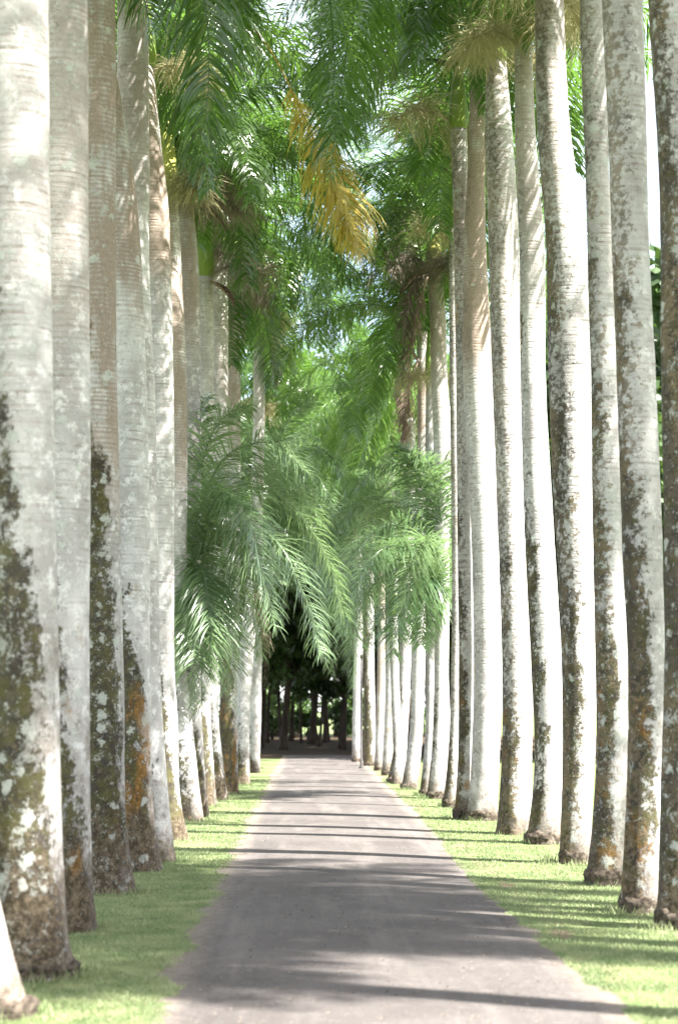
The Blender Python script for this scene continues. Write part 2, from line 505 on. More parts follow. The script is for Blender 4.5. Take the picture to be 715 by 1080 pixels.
def husk_mesh(seed, L=0.9):
    """a dry boat-shaped spathe hanging from the top of the trunk"""
    V, Fc = [], []
    pts = frond_path(L, R(-25), R(45), 10)
    for i, p in enumerate(pts):
        t = i / 10
        w = 0.13 * math.sin(PI * min(1, 0.12 + t * 0.86)) + 0.01
        for j in range(7):
            a = -PI * 0.55 + PI * 1.1 * j / 6
            V.append(p + Vector((0, math.sin(a) * w, -math.cos(a) * w * 0.6 + w * 0.3)))
    for i in range(10):
        for j in range(6):
            Fc.append((i * 7 + j, i * 7 + j + 1, (i + 1) * 7 + j + 1, (i + 1) * 7 + j))
    me = mesh('dry_spathe', V, Fc, M_HUSK)
    return me


# leaf variants shared by all the crowns
VAR = []
for i, (el, dr) in enumerate([(78, 40), (66, 62), (58, 80), (48, 95), (38, 100), (30, 110), (20, 100), (10, 100), (0, 90), (-12, 80), (-26, 66), (-42, 50)]):
    VAR.append([frond_mesh(frond_path(random.uniform(3.4, 4.0), R(el), R(dr), yb=random.uniform(-0.25, 0.25)), M_FROND, 100 + i * 3 + s, n=132, lmax=0.92, width=0.029, hang=1.45) for s in range(2)])
DEADVAR = [frond_mesh(frond_path(1.9, R(-60), R(28)), M_DEADLEAF, 300 + s, 60, 0.45, 0.03, 1.6, 0.35, 0.1, 'dead_frond') for s in range(2)]
BROWNVAR = [frond_mesh(frond_path(2.1, R(-66), R(22)), M_BROWNLEAF, 310 + s, 60, 0.6, 0.04, 1.8, 0.25, 0.1, 'dead_frond') for s in range(2)]
SPRAY = [spray_mesh(400 + s, M_FLOWER) for s in range(3)]
DRYSPRAY = [spray_mesh(410 + s, M_DRYFLOWER) for s in range(3)]
HUSK = husk_mesh(1)
SPEAR = {}


def crown(root, top, r, rg, nf=16, L=1.35, mat=None, scale=1.0, sprays=2, dry=False, lo=0, hi=12):
    sh = obj('crownshaft', shaft_mesh(r, L, mat or M_SHAFT), root, top)
    c = Vector(top) + Vector((0, 0, L * 0.93))
    ph = rg.uniform(0, 6.28)
    for i in range(nf):
        v = min(hi - 1, lo + int((i + rg.random()) / nf * (hi - lo)))
        az = ph + i * 2.39996 + rg.uniform(-0.2, 0.2)
        rr = r * 0.3
        obj('frond', VAR[v][rg.randint(0, 1)], root, c + Vector((math.cos(az) * rr, math.sin(az) * rr, -0.25 * i / nf)), az, scale * rg.uniform(0.9, 1.08))
    if 'm' not in SPEAR:
        V, Fc = [], []
        tube(V, Fc, [Vector((0, 0, 0)), Vector((0.02, 0, 0.8)), Vector((0.06, 0, 1.7)), Vector((0.1, 0.02, 2.3))], [0.05, 0.04, 0.028, 0.006], 6)
        SPEAR['m'] = mesh('spear_leaf', V, Fc, M_SHAFT)
    obj('spear_leaf', SPEAR['m'], root, c - Vector((0, 0, 0.2)), ph)
    for s in range(sprays):
        az = rg.uniform(0, 6.28)
        obj('flower_stalk', (DRYSPRAY if dry else SPRAY)[s % 3], root, Vector(top) + Vector((math.cos(az) * r * 0.9, math.sin(az) * r * 0.9, -0.03)), az, rg.uniform(0.8, 1.1))
    return sh, c


GROUP_L = 'palms lining the edge of the path, row with grass between trunks and tarmac on the left'
PALMS = {}


def palm(label, keys_px, group, seed, mat_kw, top_h=None, nf=16, seg=40, root_h=0.17, has_root=True, **ck):
    """keys_px: (y, centre x, width) rows of the photograph, foot first"""
    yb, xb, wb = keys_px[0]
    Yg = ground_y(xb, yb)
    r0 = wb * Yg / F / 2
    Y = Yg + r0
    base = at(xb, yb, Yg)
    base = Vector((base.x * Y / Yg, Y, 0))
    root = thing('royal_palm', label, 'palm tree', base, group)
    rg = random.Random(seed * 11 + 5)
    lean = rg.uniform(-0.02, 0.02)
    keys = []
    for (py, px, w) in keys_px:
        P = at(px, py, Y)
        z = max(P.z, -0.04)
        if keys and z - keys[-1][0] < 0.05:
            continue
        keys.append((z, P.x - base.x, lean * max(z, 0), w * Y / F / 2))
    if keys[0][0] > -0.03:
        keys[0] = (-0.04,) + keys[0][1:]
    if top_h and keys[-1][0] < top_h - 0.3:
        z, x, y, r = keys[-1]
        z_, x_, y_, r_ = keys[-2]
        sl = max(-0.02, min(0.02, (x - x_) / (z - z_) * 0.5))
        for f in (0.5, 1.0):
            zz = z + (top_h - z) * f
            keys.append((zz, x + sl * (zz - z), lean * zz, r * (1 - 0.25 * f)))
    mat = trunk_material('bark_%d' % seed, seed, **mat_kw)
    obj('trunk', trunk_mesh(keys, seed, mat, seg, 0.06 if Y < 32 else 0.12), root)
    if has_root:
        obj('root_collar', root_mesh(keys[0][3] * 0.89, seed, root_h), root)
    z, x, y, r = keys[-1]
    top = Vector((x, y, z - 0.01))
    sh, c = crown(root, top, r, rg, nf, **ck)
    PALMS[seed] = (root, base, top, r, c)
    return root


# ------------------------------------------------------------------ the two rows of palms
GL = 'royal palms in the row left of the path'
GR = 'royal palms in the row right of the path'
PL = [
    # label, pixel keys, material, options
    ('pale palm trunk cut off by the bottom left corner, flaring sharply into dark roots',
     [(1078, -13, 94), (1040, -22, 88), (951, -40, 80), (700, -62, 76), (300, -80, 74), (0, -90, 74)], dict(moss=0.45, moss_h=1.5, foot=0.9, warm=0.3, orange=0.0, spots=0.6), dict(top_h=10.2)),
    ('thickest palm on the left, brown mossy foot and frond shadows high on its trunk',
     [(1035, 37, 86), (1000, 32, 82), (900, 28, 76), (720, 25, 74), (600, 24, 72), (400, 21, 70), (200, 18, 70), (0, 16, 72)], dict(moss=1.0, moss_h=3.1, foot=1.5, warm=0.22, warm_lo=3.5, warm_hi=5, orange=0.1, spots=0.85, pale=0.02), dict(top_h=10.4)),
    ('smooth pinkish ringed palm beside the thick mossy palm, orange stain low down',
     [(985, 70, 62), (940, 68, 60), (720, 65, 58), (550, 67, 57), (360, 67, 56), (180, 66, 55), (0, 65.5, 55)], dict(moss=0.98, moss_h=2.3, foot=1.2, warm=0.5, warm_lo=3.0, warm_hi=5.6, orange=0.42, spots=0.7, pale=0.02), dict(top_h=10.6)),
    ('palm with a tall black-green moss growth covering its lower half, tan bark above',
     [(943, 118, 49), (900, 113, 46), (720, 108, 46), (550, 106, 44), (360, 103, 43), (180, 102.5, 43), (0, 102, 44)], dict(moss=1.12, moss_h=3.9, foot=1.3, warm=0.95, warm_lo=2.8, warm_hi=4.6, orange=0.22, spots=0.8, grey=0.3), dict(top_h=10.3)),
    ('palm leaning left at the top, orange-brown high up and orange lichen at the foot',
     [(920, 151, 42), (880, 145, 40), (720, 139.5, 40), (500, 138, 40), (355, 133.5, 40), (262, 129, 40), (200, 124, 40), (110, 110, 40), (0, 92, 38)], dict(moss=0.98, moss_h=3.0, foot=1.2, warm=0.95, warm_lo=5.5, warm_hi=6.6, orange=0.55, spots=0.7, pale=0.04), dict(top_h=10.2, hi=7)),
    ('pale grey palm bulging at mid height behind the orange-topped leaning palm',
     [(910, 167, 36), (860, 162, 35), (720, 152.5, 35), (567, 149.5, 35), (400, 146.5, 35), (300, 141, 36), (168, 141, 36), (80, 141, 34), (0, 141, 33)], dict(moss=0.62, moss_h=2.0, warm=0.5, warm_lo=6.5, warm_hi=8.5, orange=0.1, spots=0.35, pale=0.04), dict(top_h=10.8, hi=7)),
    ('white palm with a brown tapering top and a moss streak down its lower trunk',
     [(887, 182, 34), (840, 175, 30), (763, 173, 30), (720, 171, 28.5), (600, 170, 29), (400, 169.5, 29), (300, 167, 30), (235, 165, 30), (174, 159.5, 29), (124, 154.5, 27), (75, 151, 26)], dict(moss=1.02, moss_h=2.4, foot=0.7, warm=0.95, warm_lo=7.0, warm_hi=8.0, orange=0.2, spots=0.3, pale=0.08), dict(hi=9)),
    ('tan palm with a yellow-green crownshaft and a bright white flared foot',
     [(866, 200, 30), (820, 195, 28), (763, 189, 28), (690, 182, 27), (600, 182.5, 28), (400, 183, 28), (300, 179, 27), (235, 176, 26), (205, 174, 25)], dict(moss=0.75, moss_h=2.0, warm=0.9, warm_lo=4.0, warm_hi=6.5, orange=0.35, spots=0.3, pale=0.06), dict(mat=M_SHAFTYEL, hi=8)),
    ('olive-grey palm topped by a dry spathe and withered flower sprays',
     [(862, 207, 27), (763, 200, 26), (600, 199, 27), (390, 197, 29), (302, 196, 29), (235, 193, 26), (207, 190, 25)], dict(moss=0.98, moss_h=2.6, foot=1.0, warm=0.8, warm_lo=6.0, warm_hi=9.0, orange=0.3, spots=0.3, grey=0.6), dict(dry=True, sprays=3, hi=8)),
    ('slim grey palm just behind the olive-grey palm, seen as a thin strip',
     [(851, 217, 23), (767, 212, 22), (600, 213, 20), (357, 215, 20), (290, 215, 19)], dict(moss=1.0, moss_h=2.8, foot=1.0, warm=0.2, orange=0.4, spots=0.6), dict(dry=True, hi=8)),
    ('whitish palm with pink-brown streaks behind the young palm\'s upper fronds',
     [(844, 229, 24), (767, 221, 21), (600, 227, 19), (404, 232, 18), (290, 231, 18), (270, 231, 17)], dict(moss=0.92, moss_h=2.6, foot=1.0, warm=0.4, warm_lo=5, warm_hi=8, orange=0.3, spots=0.6, pale=0.05), dict(dry=True, hi=9)),
    ('palm with a half dark, half orange foot below the young palm\'s hanging fronds',
     [(838, 239, 24), (767, 241, 20), (600, 245, 17), (360, 246, 16), (310, 246, 15)], dict(moss=1.05, moss_h=3.2, warm=0.8, warm_lo=5, warm_hi=8, orange=0.75, spots=0.4), dict(dry=True)),
    ('white palm leaning towards the path with a tan flower spray under its crown',
     [(828, 254, 19), (760, 256, 15), (680, 261, 15), (620, 267, 14), (500, 272, 13), (345, 274, 12)], dict(moss=0.7, moss_h=2.0, warm=0.3, orange=0.3, spots=0.4, pale=0.06), dict(sprays=3)),
    ('last slim palm of the left row, against the dark wood',
     [(815, 267, 14), (720, 270, 12), (640, 271, 11), (500, 272, 11), (430, 273, 10)], dict(moss=0.5, moss_h=2.5, warm=0.5, orange=0.4, spots=0.4), dict()),
]
PR = [
    ('darkly lichened palm cut by the right edge, dark brown roots at its foot',
     [(983, 722, 60), (955, 722, 56), (895, 722, 54), (700, 726, 51), (396, 722, 50), (220, 720, 50), (132, 716, 50), (0, 708, 49)], dict(moss=1.07, moss_h=7.0, warm=0.2, orange=0.28, spots=0.80, grey=0.5), dict(top_h=10.3, hi=5)),
    ('palm with orange and olive moss down its lower trunk and a smooth pale top',
     [(965, 677, 46), (930, 677, 43), (860, 679, 40), (700, 680.5, 39), (600, 677, 42), (396, 669, 41), (264, 663, 40), (132, 659, 42), (0, 654, 44)], dict(moss=0.85, moss_h=5.4, warm=0.15, orange=0.58, spots=0.65, pale=0.03), dict(top_h=10.6, hi=5)),
    ('slender speckled palm half hidden behind the orange-mossed palm',
     [(935, 638.5, 42), (900, 640, 37), (820, 645, 34), (700, 645, 34), (600, 642.5, 33), (396, 639, 31), (176, 631, 26), (0, 626, 26)], dict(moss=0.82, moss_h=6.5, warm=0.2, orange=0.44, spots=0.85, grey=0.2), dict(top_h=10.0, hi=5)),
    ('palm swollen at mid trunk with olive moss patches beside the white sky gap',
     [(912, 606.5, 33), (880, 607, 32), (780, 610, 34), (700, 609.5, 36), (600, 607, 40), (550, 605, 43), (396, 600, 47), (264, 595, 43), (132, 581, 35), (0, 576.5, 31)], dict(moss=0.77, moss_h=7.5, warm=0.45, warm_lo=6.5, warm_hi=9, orange=0.16, spots=0.75), dict(top_h=10.2, hi=5)),
    ('smooth chalk-white lower trunk on a wide dark root collar',
     [(891, 573, 38), (875, 575, 36), (840, 578, 33), (700, 576, 32), (608, 571, 32), (396, 562, 27), (264, 561, 27), (132, 553.5, 22), (44, 552, 18)], dict(moss=0.55, moss_h=9.0, warm=0.5, warm_lo=6, warm_hi=9, orange=0.04, spots=0.60, pale=0.1), dict(hi=7)),
    ('olive and rust mottled palm with a large tan flower spray at its top',
     [(881, 543, 39), (840, 544, 34), (700, 545, 31), (600, 542, 32), (396, 534, 31), (264, 531, 33), (132, 525.5, 29), (66, 523, 22)], dict(moss=0.82, moss_h=4.0, warm=0.3, orange=0.56, spots=0.55, pale=0.04), dict(sprays=2, hi=8)),
    ('broad white palm with an orange-tan tapered upper trunk',
     [(866, 508.5, 31), (840, 510, 30), (700, 514, 29), (550, 511, 31), (396, 503.5, 32), (264, 500.5, 24), (150, 502, 17), (46, 502.5, 15)], dict(moss=0.30, moss_h=2.0, warm=0.95, warm_lo=6.5, warm_hi=7.6, orange=0.08, spots=0.45, pale=0.08), dict(hi=9)),
    ('thin rust-speckled trunk tucked behind the broad white palm, flower spray high up',
     [(864, 488, 20), (840, 489, 17), (700, 491.5, 16), (560, 490, 16), (264, 486.5, 17), (200, 485, 17), (138, 483, 18)], dict(moss=0.77, moss_h=5.0, warm=0.6, warm_lo=7, warm_hi=9, orange=0.64, spots=0.75), dict(sprays=2, hi=8)),
    ('thinnest grey trunk beside the rust-speckled one',
     [(852, 474, 15), (800, 478, 12), (700, 481, 11), (560, 481.5, 11), (400, 479, 11), (240, 478, 10)], dict(moss=0.50, moss_h=4.0, warm=0.2, orange=0.16, spots=0.65, grey=0.5), dict(hi=8)),
    ('bright palm with tan bands, green crownshaft and withered sprays at its top',
     [(843, 460, 20), (800, 463, 17), (700, 465.5, 15), (600, 466, 16), (458, 466, 19), (396, 463, 18), (322, 461, 17), (285, 458, 16)], dict(moss=0.50, moss_h=3.0, warm=0.7, warm_lo=7.0, warm_hi=9.0, orange=0.08, spots=0.65, pale=0.06), dict(dry=True, sprays=3, mat=M_SHAFTYEL, hi=8)),
    ('leaning grey ringed trunk at the foot of the bright banded palm',
     [(840, 449, 14), (780, 453, 10), (700, 454, 10), (560, 453, 10), (400, 454, 10)], dict(moss=0.30, moss_h=3.0, warm=0.1, orange=0.08, spots=0.35, grey=0.8), dict(hi=7)),
    ('curved white trunk under the right young palm, dead brown fronds near its top',
     [(833, 431, 17), (780, 438, 14), (700, 441, 14), (600, 444, 13), (465, 446, 13), (345, 445, 12)], dict(moss=0.40, moss_h=2.0, warm=0.9, warm_lo=6.0, warm_hi=7.5, orange=0.08, spots=0.55, pale=0.08), dict(dry=True, sprays=3, hi=7)),
    ('mossy grey-green trunk next to the curved white one',
     [(826, 417, 18), (780, 423, 13), (700, 427, 13), (640, 429, 13), (440, 433, 12)], dict(moss=0.62, moss_h=5.0, warm=0.2, orange=0.24, spots=0.65, grey=0.3), dict()),
    ('white trunk with an orange foot, its open crown of dark stalks above the path',
     [(818, 409, 13), (700, 413, 12), (620, 414, 12), (455, 410, 11)], dict(moss=0.30, moss_h=2.0, warm=0.2, orange=0.60, spots=0.45, pale=0.1), dict(nf=17, L=0.9)),
    ('narrow pinkish trunk in the far part of the right row',
     [(813, 400, 11), (700, 402, 8.5), (470, 402, 8)], dict(moss=0.30, moss_h=2.0, warm=0.8, warm_lo=0.5, warm_hi=2, orange=0.24, spots=0.45), dict(nf=17)),
    ('dark mossy trunk next to the slim dark post',
     [(808, 390, 13), (700, 389, 11), (490, 390, 10)], dict(moss=0.87, moss_h=8.0, warm=0.3, orange=0.16, spots=0.45, grey=0.6), dict(nf=17)),
    ('last white trunk of the right row, at the mouth of the dark wood',
     [(804, 376, 10), (700, 377.5, 9.5), (520, 377, 9)], dict(moss=0.10, moss_h=1.0, warm=0.1, orange=0.08, spots=0.45, pale=0.1), dict(nf=17)),
]
for i, (lab, kp, mk, op) in enumerate(PL):
    mk.setdefault('dampdir', (-0.72, -0.70, 0))
    palm(lab, kp, GL, 1 + i, mk, has_root=(i in (0, 1)), root_h=0.10, seg=44 if i < 8 else 24, **op)
for i, (lab, kp, mk, op) in enumerate(PR):
    mk.setdefault('speck', 0.9 if i in (0, 1, 2, 3, 5, 7, 8, 15) else 0.5)
    palm(lab, kp, GR, 31 + i, mk, has_root=(i not in (5,)), root_h=0.15 if i < 10 else 0.12, seg=44 if i < 8 else 24, **op)


def px_path(pts, root_base, n=24):
    """smooth path through (px, py, Y) rows, relative to the thing's foot"""
    P = [at(*q) - root_base for q in pts]
    keys = [(i, *p) for i, p in enumerate(P)]
    m = len(P) - 1
    return [Vector(hermite(keys, m * i / n)) for i in range(n + 1)]


def special(seed, name, pts, mat, label=None, s=900, **kw):
    root, base = PALMS[seed][0], PALMS[seed][1]
    o = obj(name, frond_mesh(px_path(pts, base), mat, s, name=name, **kw), root)
    if label:
        o['label'] = label
    return o


# the yellow dying leaf, and the dark leaf that hangs over the path in front of it
special(7, 'frond', [(153, -15, 24.4), (215, -12, 23.8), (280, 45, 23.2), (329, 142, 22.9), (358, 205, 22.7), (376, 262, 22.6)], M_YELLOW, 'yellow dying frond', 901, n=240, lmax=0.85, width=0.026, hang=1.5, bare=0.50)
special(36, 'frond', [(520, -35, 25.3), (460, -95, 24.2), (405, -70, 23.0), (372, 20, 22.3), (356, 120, 22.0), (348, 190, 21.9)], M_FROND, None, 902, n=170, lmax=0.95, width=0.028, hang=1.45)
special(36, 'frond', [(520, -45, 25.4), (475, -120, 24.8), (430, -120, 24.2), (398, -40, 23.8), (385, 50, 23.6), (380, 110, 23.6)], M_FROND, None, 904, n=170, lmax=0.95, width=0.028, hang=1.45)
special(5, 'frond', [(96, -140, 19.7), (200, -200, 19.6), (290, -160, 19.5), (338, -50, 19.5), (352, 50, 19.5), (350, 130, 19.5)], M_FROND, None, 905, n=170, lmax=0.85, width=0.026, hang=1.45)
special(6, 'frond', [(141, -70, 21.8), (200, -125, 21.6), (290, -105, 21.5), (345, -30, 21.4), (372, 60, 21.4)], M_FROND, None, 903, n=160, lmax=0.95, width=0.028, hang=1.4)

# withered parts on particular crowns
def hang_on(seed, me, az, dz=0.0, scale=1.0):
    root, base, top, r, c = PALMS[seed]
    return obj(me.name.split('.')[0], me, root, top + Vector((math.cos(az) * r, math.sin(az) * r, dz)), az, scale)


hang_on(9, HUSK, R(-15), 0.0, 1.0)
hang_on(9, DRYSPRAY[0], R(-20), 0.25, 1.15)
hang_on(9, DRYSPRAY[1], R(15), -0.1, 1.1)
hang_on(10, DRYSPRAY[2], R(-10), 0.05, 1.2)
hang_on(10, HUSK, R(-35), -0.1, 0.9)
hang_on(12, DRYSPRAY[1], R(-20), 0.0, 1.2)
hang_on(12, DEADVAR[0], R(-60), 0.0, 0.6)
hang_on(13, SPRAY[0], R(-60), 0.0, 1.0)
hang_on(13, BROWNVAR[0], R(-30), 0.0, 0.7)
hang_on(36, SPRAY[1], R(-95), 0.1, 1.1)
hang_on(38, SPRAY[1], R(190), 0.15, 1.2)
hang_on(40, HUSK, R(200), 0.0, 1.0)
hang_on(40, DRYSPRAY[0], R(-160), 0.05, 1.3)
hang_on(40, DRYSPRAY[1], R(-70), -0.05, 1.0)
hang_on(42, DEADVAR[0], R(-150), 0.0, 1.0)
hang_on(42, BROWNVAR[1], R(-140), -0.75, 0.95)
hang_on(42, DEADVAR[1], R(180), 0.1, 0.8)

special(40, 'dead_frond', [(452, 288, 36.3), (436, 300, 36.0), (427, 350, 35.8), (424, 410, 35.8)], M_DEADLEAF, None, 931, n=70, lmax=0.5, width=0.04, hang=1.8, spread=0.4, rach=0.02)
special(40, 'dead_frond', [(450, 292, 36.1), (440, 330, 35.9), (431, 390, 35.8), (434, 462, 35.8)], M_BROWNLEAF, None, 932, n=60, lmax=0.5, width=0.045, hang=1.8, spread=0.3, rach=0.02)
# dead leaf caught on the last left palms
special(13, 'dead_frond', [(268, 600, 42.2), (272, 640, 42.0), (279, 680, 41.9), (280, 722, 41.9)], M_BROWNLEAF, None, 930, n=50, lmax=0.45, width=0.05, hang=1.8, spread=0.3, rach=0.02)


# ------------------------------------------------------------------ young palms with low, spreading crowns
def young(label, px, Y, crown_px, paths, seed, r=0.11):
    b = at(px, 800, Y)
    base = Vector((b.x, Y, 0))
    c = at(crown_px[0], crown_px[1], Y)
    root = thing('young_palm', label, 'palm tree', base, 'young palms with low crowns between the rows')
    mat = trunk_material('young_bark_%d' % seed, seed, moss=0.5, warm=0.2, orange=0.1, grey=0.5)
    zt = c.z - 0.9
    keys = [(-0.04, 0, 0, r * 1.5), (0.3, 0, 0, r * 1.2), (zt * 0.5, (c.x - base.x) * 0.4, 0, r * 1.05), (zt, c.x - base.x, 0, r)]
    obj('trunk', trunk_mesh(keys, seed, mat, 20, 0.1), root)
    obj('crownshaft', shaft_mesh(r, 0.95, M_SHAFT), root, (c.x - base.x, 0, zt))
    for i, pp in enumerate(paths):
        pts = [(crown_px[0], crown_px[1], Y)] + pp
        obj('frond', frond_mesh(px_path(pts, base), M_YOUNG, seed * 40 + i, n=180, lmax=0.86, width=0.022, hang=1.05, rach=0.022), root)
    return root


Y1 = 31.2
young('young palm with wide feathery fronds reaching from the left row across the path', 190, Y1, (196, 610), [
    [(206, 520, Y1), (228, 450, Y1 - .2), (262, 425, Y1 - .3)],
    [(210, 540, Y1 - .3), (240, 480, Y1 - .6), (290, 468, Y1 - .9), (325, 500, Y1 - 1.1)],
    [(215, 560, Y1 + .3), (255, 515, Y1 + .7), (305, 530, Y1 + 1.0), (345, 590, Y1 + 1.2), (362, 650, Y1 + 1.3)],
    [(215, 580, Y1 - .2), (250, 550, Y1 - .5), (295, 575, Y1 - .8), (325, 640, Y1 - 1.0), (338, 690, Y1 - 1.1)],
    [(212, 590, Y1 + .2), (240, 590, Y1 + .6), (262, 630, Y1 + .8), (275, 690, Y1 + .9)],
    [(208, 600, Y1 - .4), (222, 610, Y1 - .9), (232, 660, Y1 - 1.1), (236, 730, Y1 - 1.2)],
    [(202, 610, Y1 - .3), (208, 640, Y1 - .5), (212, 690, Y1 - .6), (213, 745, Y1 - .6)],
    [(204, 600, Y1 - .7), (214, 600, Y1 - 1.3), (222, 650, Y1 - 1.6), (224, 715, Y1 - 1.7)],
    [(200, 615, Y1 - .9), (203, 640, Y1 - 1.4), (205, 690, Y1 - 1.6), (206, 750, Y1 - 1.7)],
    [(207, 612, Y1 + .3), (222, 630, Y1 + .6), (240, 680, Y1 + .8), (246, 745, Y1 + .9)],
    [(198, 540, Y1 + .1), (206, 470, Y1 + .2), (216, 420, Y1 + .3)],
    [(190, 530, Y1 + .6), (170, 480, Y1 + 1.2), (140, 500, Y1 + 1.6)],
    [(180, 590, Y1 + .5), (150, 600, Y1 + 1.0), (125, 660, Y1 + 1.3)],
    [(200, 560, Y1 + 1.0), (210, 500, Y1 + 2.0), (225, 520, Y1 + 2.8)],
    [(212, 560, Y1 - .5), (235, 520, Y1 - 1.1), (262, 545, Y1 - 1.5), (278, 610, Y1 - 1.7)],
    [(214, 555, Y1 + .6), (250, 500, Y1 + 1.2), (300, 500, Y1 + 1.6), (340, 550, Y1 + 1.9)],
    [(214, 575, Y1 - .6), (245, 560, Y1 - 1.1), (270, 590, Y1 - 1.5), (290, 660, Y1 - 1.7)],
], 70)
Y2 = 37.5
young('young palm with pale arching fronds below the bright banded palm on the right', 470, Y2, (466, 640), [
    [(462, 560, Y2), (440, 500, Y2 - .3), (405, 490, Y2 - .5), (375, 515, Y2 - .6)],
    [(458, 590, Y2 - .3), (430, 555, Y2 - .6), (395, 560, Y2 - .9), (362, 600, Y2 - 1.0), (345, 650, Y2 - 1.1)],
    [(455, 615, Y2 + .3), (425, 600, Y2 + .7), (395, 615, Y2 + .9), (372, 665, Y2 + 1.0), (365, 705, Y2 + 1.0)],
    [(455, 628, Y2 - .3), (430, 625, Y2 - .6), (405, 640, Y2 - .8), (388, 680, Y2 - .9)],
    [(466, 560, Y2 - .3), (455, 500, Y2 - .7), (432, 480, Y2 - 1.0)],
    [(470, 560, Y2), (476, 510, Y2 - .1), (470, 480, Y2 - .2)],
    [(462, 600, Y2 - .8), (450, 570, Y2 - 1.5), (435, 590, Y2 - 2.0), (425, 640, Y2 - 2.2)],
    [(474, 590, Y2 + .5), (495, 550, Y2 + 1.0), (520, 580, Y2 + 1.3), (530, 640, Y2 + 1.4)],
    [(476, 620, Y2 + .4), (495, 615, Y2 + .8), (510, 660, Y2 + 1.0)],
    [(462, 625, Y2 - .5), (450, 635, Y2 - 1.0), (444, 680, Y2 - 1.2)],
    [(448, 596, Y2 - 1.0), (415, 575, Y2 - 1.9), (385, 600, Y2 - 2.4), (368, 660, Y2 - 2.6)],
    [(452, 570, Y2 + .5), (420, 530, Y2 + .9), (385, 545, Y2 + 1.2), (355, 610, Y2 + 1.4)],
    [(460, 545, Y2 + .3), (442, 488, Y2 + .5), (420, 470, Y2 + .7)],
    [(456, 610, Y2 - .9), (438, 612, Y2 - 1.6), (420, 650, Y2 - 2.0), (415, 690, Y2 - 2.1)],
    [(460, 580, Y2 + .9), (440, 530, Y2 + 1.7), (410, 540, Y2 + 2.2), (390, 590, Y2 + 2.5)],
], 71)
Y3 = 47.0
young('low feathery palm filling the middle of the avenue, just above the dark opening', 254, Y3, (287, 560), [
    [(300, 500, Y3), (325, 470, Y3), (355, 490, Y3 - .3), (372, 545, Y3 - .5)],
    [(300, 530, Y3), (325, 520, Y3 - .5), (350, 560, Y3 - .8), (362, 630, Y3 - 1)],
    [(298, 545, Y3 - .3), (315, 550, Y3 - .7), (330, 600, Y3 - 1), (338, 670, Y3 - 1.1)],
    [(290, 500, Y3 - .3), (300, 450, Y3 - .5), (325, 425, Y3 - .8)],
    [(283, 500, Y3), (268, 455, Y3), (245, 450, Y3)],
    [(278, 540, Y3 - .5), (262, 530, Y3 - 1), (248, 580, Y3 - 1.3)],
    [(290, 565, Y3 - .5), (296, 590, Y3 - 1), (300, 650, Y3 - 1.2)],
    [(296, 540, Y3 + .8), (312, 520, Y3 + 1.5), (330, 560, Y3 + 1.9)],
    [(288, 520, Y3 + .8), (292, 470, Y3 + 1.6), (300, 480, Y3 + 2.4)],
    [(305, 540, Y3 - 1), (330, 535, Y3 - 2), (352, 585, Y3 - 2.6), (360, 660, Y3 - 2.8)],
    [(300, 560, Y3 + .3), (322, 575, Y3 + .6), (338, 630, Y3 + .8), (345, 705, Y3 + .9)],
    [(296, 520, Y3 - .6), (318, 490, Y3 - 1.1), (345, 520, Y3 - 1.5), (360, 580, Y3 - 1.7)],
], 72, 0.10)


Y4 = 45.0
young('young palm by the mossy grey-green trunk, hanging over the end of the path', 419, Y4, (414, 610), [
    [(405, 560, Y4), (382, 530, Y4 - .3), (356, 560, Y4 - .6), (342, 625, Y4 - .8)],
    [(400, 585, Y4 - .5), (375, 570, Y4 - 1), (350, 610, Y4 - 1.4), (338, 680, Y4 - 1.6)],
    [(402, 600, Y4 + .4), (380, 600, Y4 + .8), (360, 645, Y4 + 1.1), (350, 712, Y4 + 1.2)],
    [(404, 610, Y4 - .4), (388, 625, Y4 - .8), (376, 670, Y4 - 1.0), (372, 725, Y4 - 1.1)],
    [(408, 550, Y4 - .6), (396, 505, Y4 - 1.1), (374, 500, Y4 - 1.6)],
    [(416, 550, Y4), (424, 510, Y4), (440, 505, Y4 + .2)],
    [(424, 590, Y4 - .4), (440, 580, Y4 - .8), (455, 620, Y4 - 1.1), (460, 680, Y4 - 1.2)],
    [(400, 570, Y4 + .7), (372, 540, Y4 + 1.3), (345, 555, Y4 + 1.8), (325, 610, Y4 + 2.0)],
    [(408, 590, Y4 - 1), (392, 580, Y4 - 1.9), (372, 610, Y4 - 2.5), (362, 670, Y4 - 2.8)],
], 73, 0.10)


# ------------------------------------------------------------------ broadleaf trees
def leafy(name, rx, ry, rz, n, leaf, seed, mat, clumps=26):
    """crown of leaf-sized faces gathered in uneven clumps, centre at origin"""
    rg = np.random.default_rng(seed)
    d = rg.normal(size=(clumps, 3))
    d /= np.linalg.norm(d, axis=1)[:, None]
    cc = d * (rg.random((clumps, 1)) ** 0.45) * np.array([rx, ry, rz]) * 0.82
    cr = rg.uniform(0.20, 0.42, clumps) * min(rx, rz)
    idx = rg.integers(0, clumps, n)
    q = rg.normal(size=(n, 3))
    q /= np.linalg.norm(q, axis=1)[:, None]
    P = cc[idx] + q * (rg.random((n, 1)) ** 0.5) * cr[idx][:, None] * np.array([1.15, 1.15, 0.75])
    a = rg.normal(size=(n, 3))
    a[:, 2] -= 0.5
    a /= np.linalg.norm(a, axis=1)[:, None]
    b = np.cross(a, rg.normal(size=(n, 3)))
    b /= np.linalg.norm(b, axis=1)[:, None]
    s = (leaf * rg.uniform(0.6, 1.3, n))[:, None]
    V = np.empty((n, 4, 3))
    V[:, 0] = P
    V[:, 1] = P + a * s * 0.5 + b * s * 0.28
    V[:, 2] = P + a * s
    V[:, 3] = P + a * s * 0.45 - b * s * 0.28
    return np_mesh(name, V.reshape(-1, 3), 4, mat)


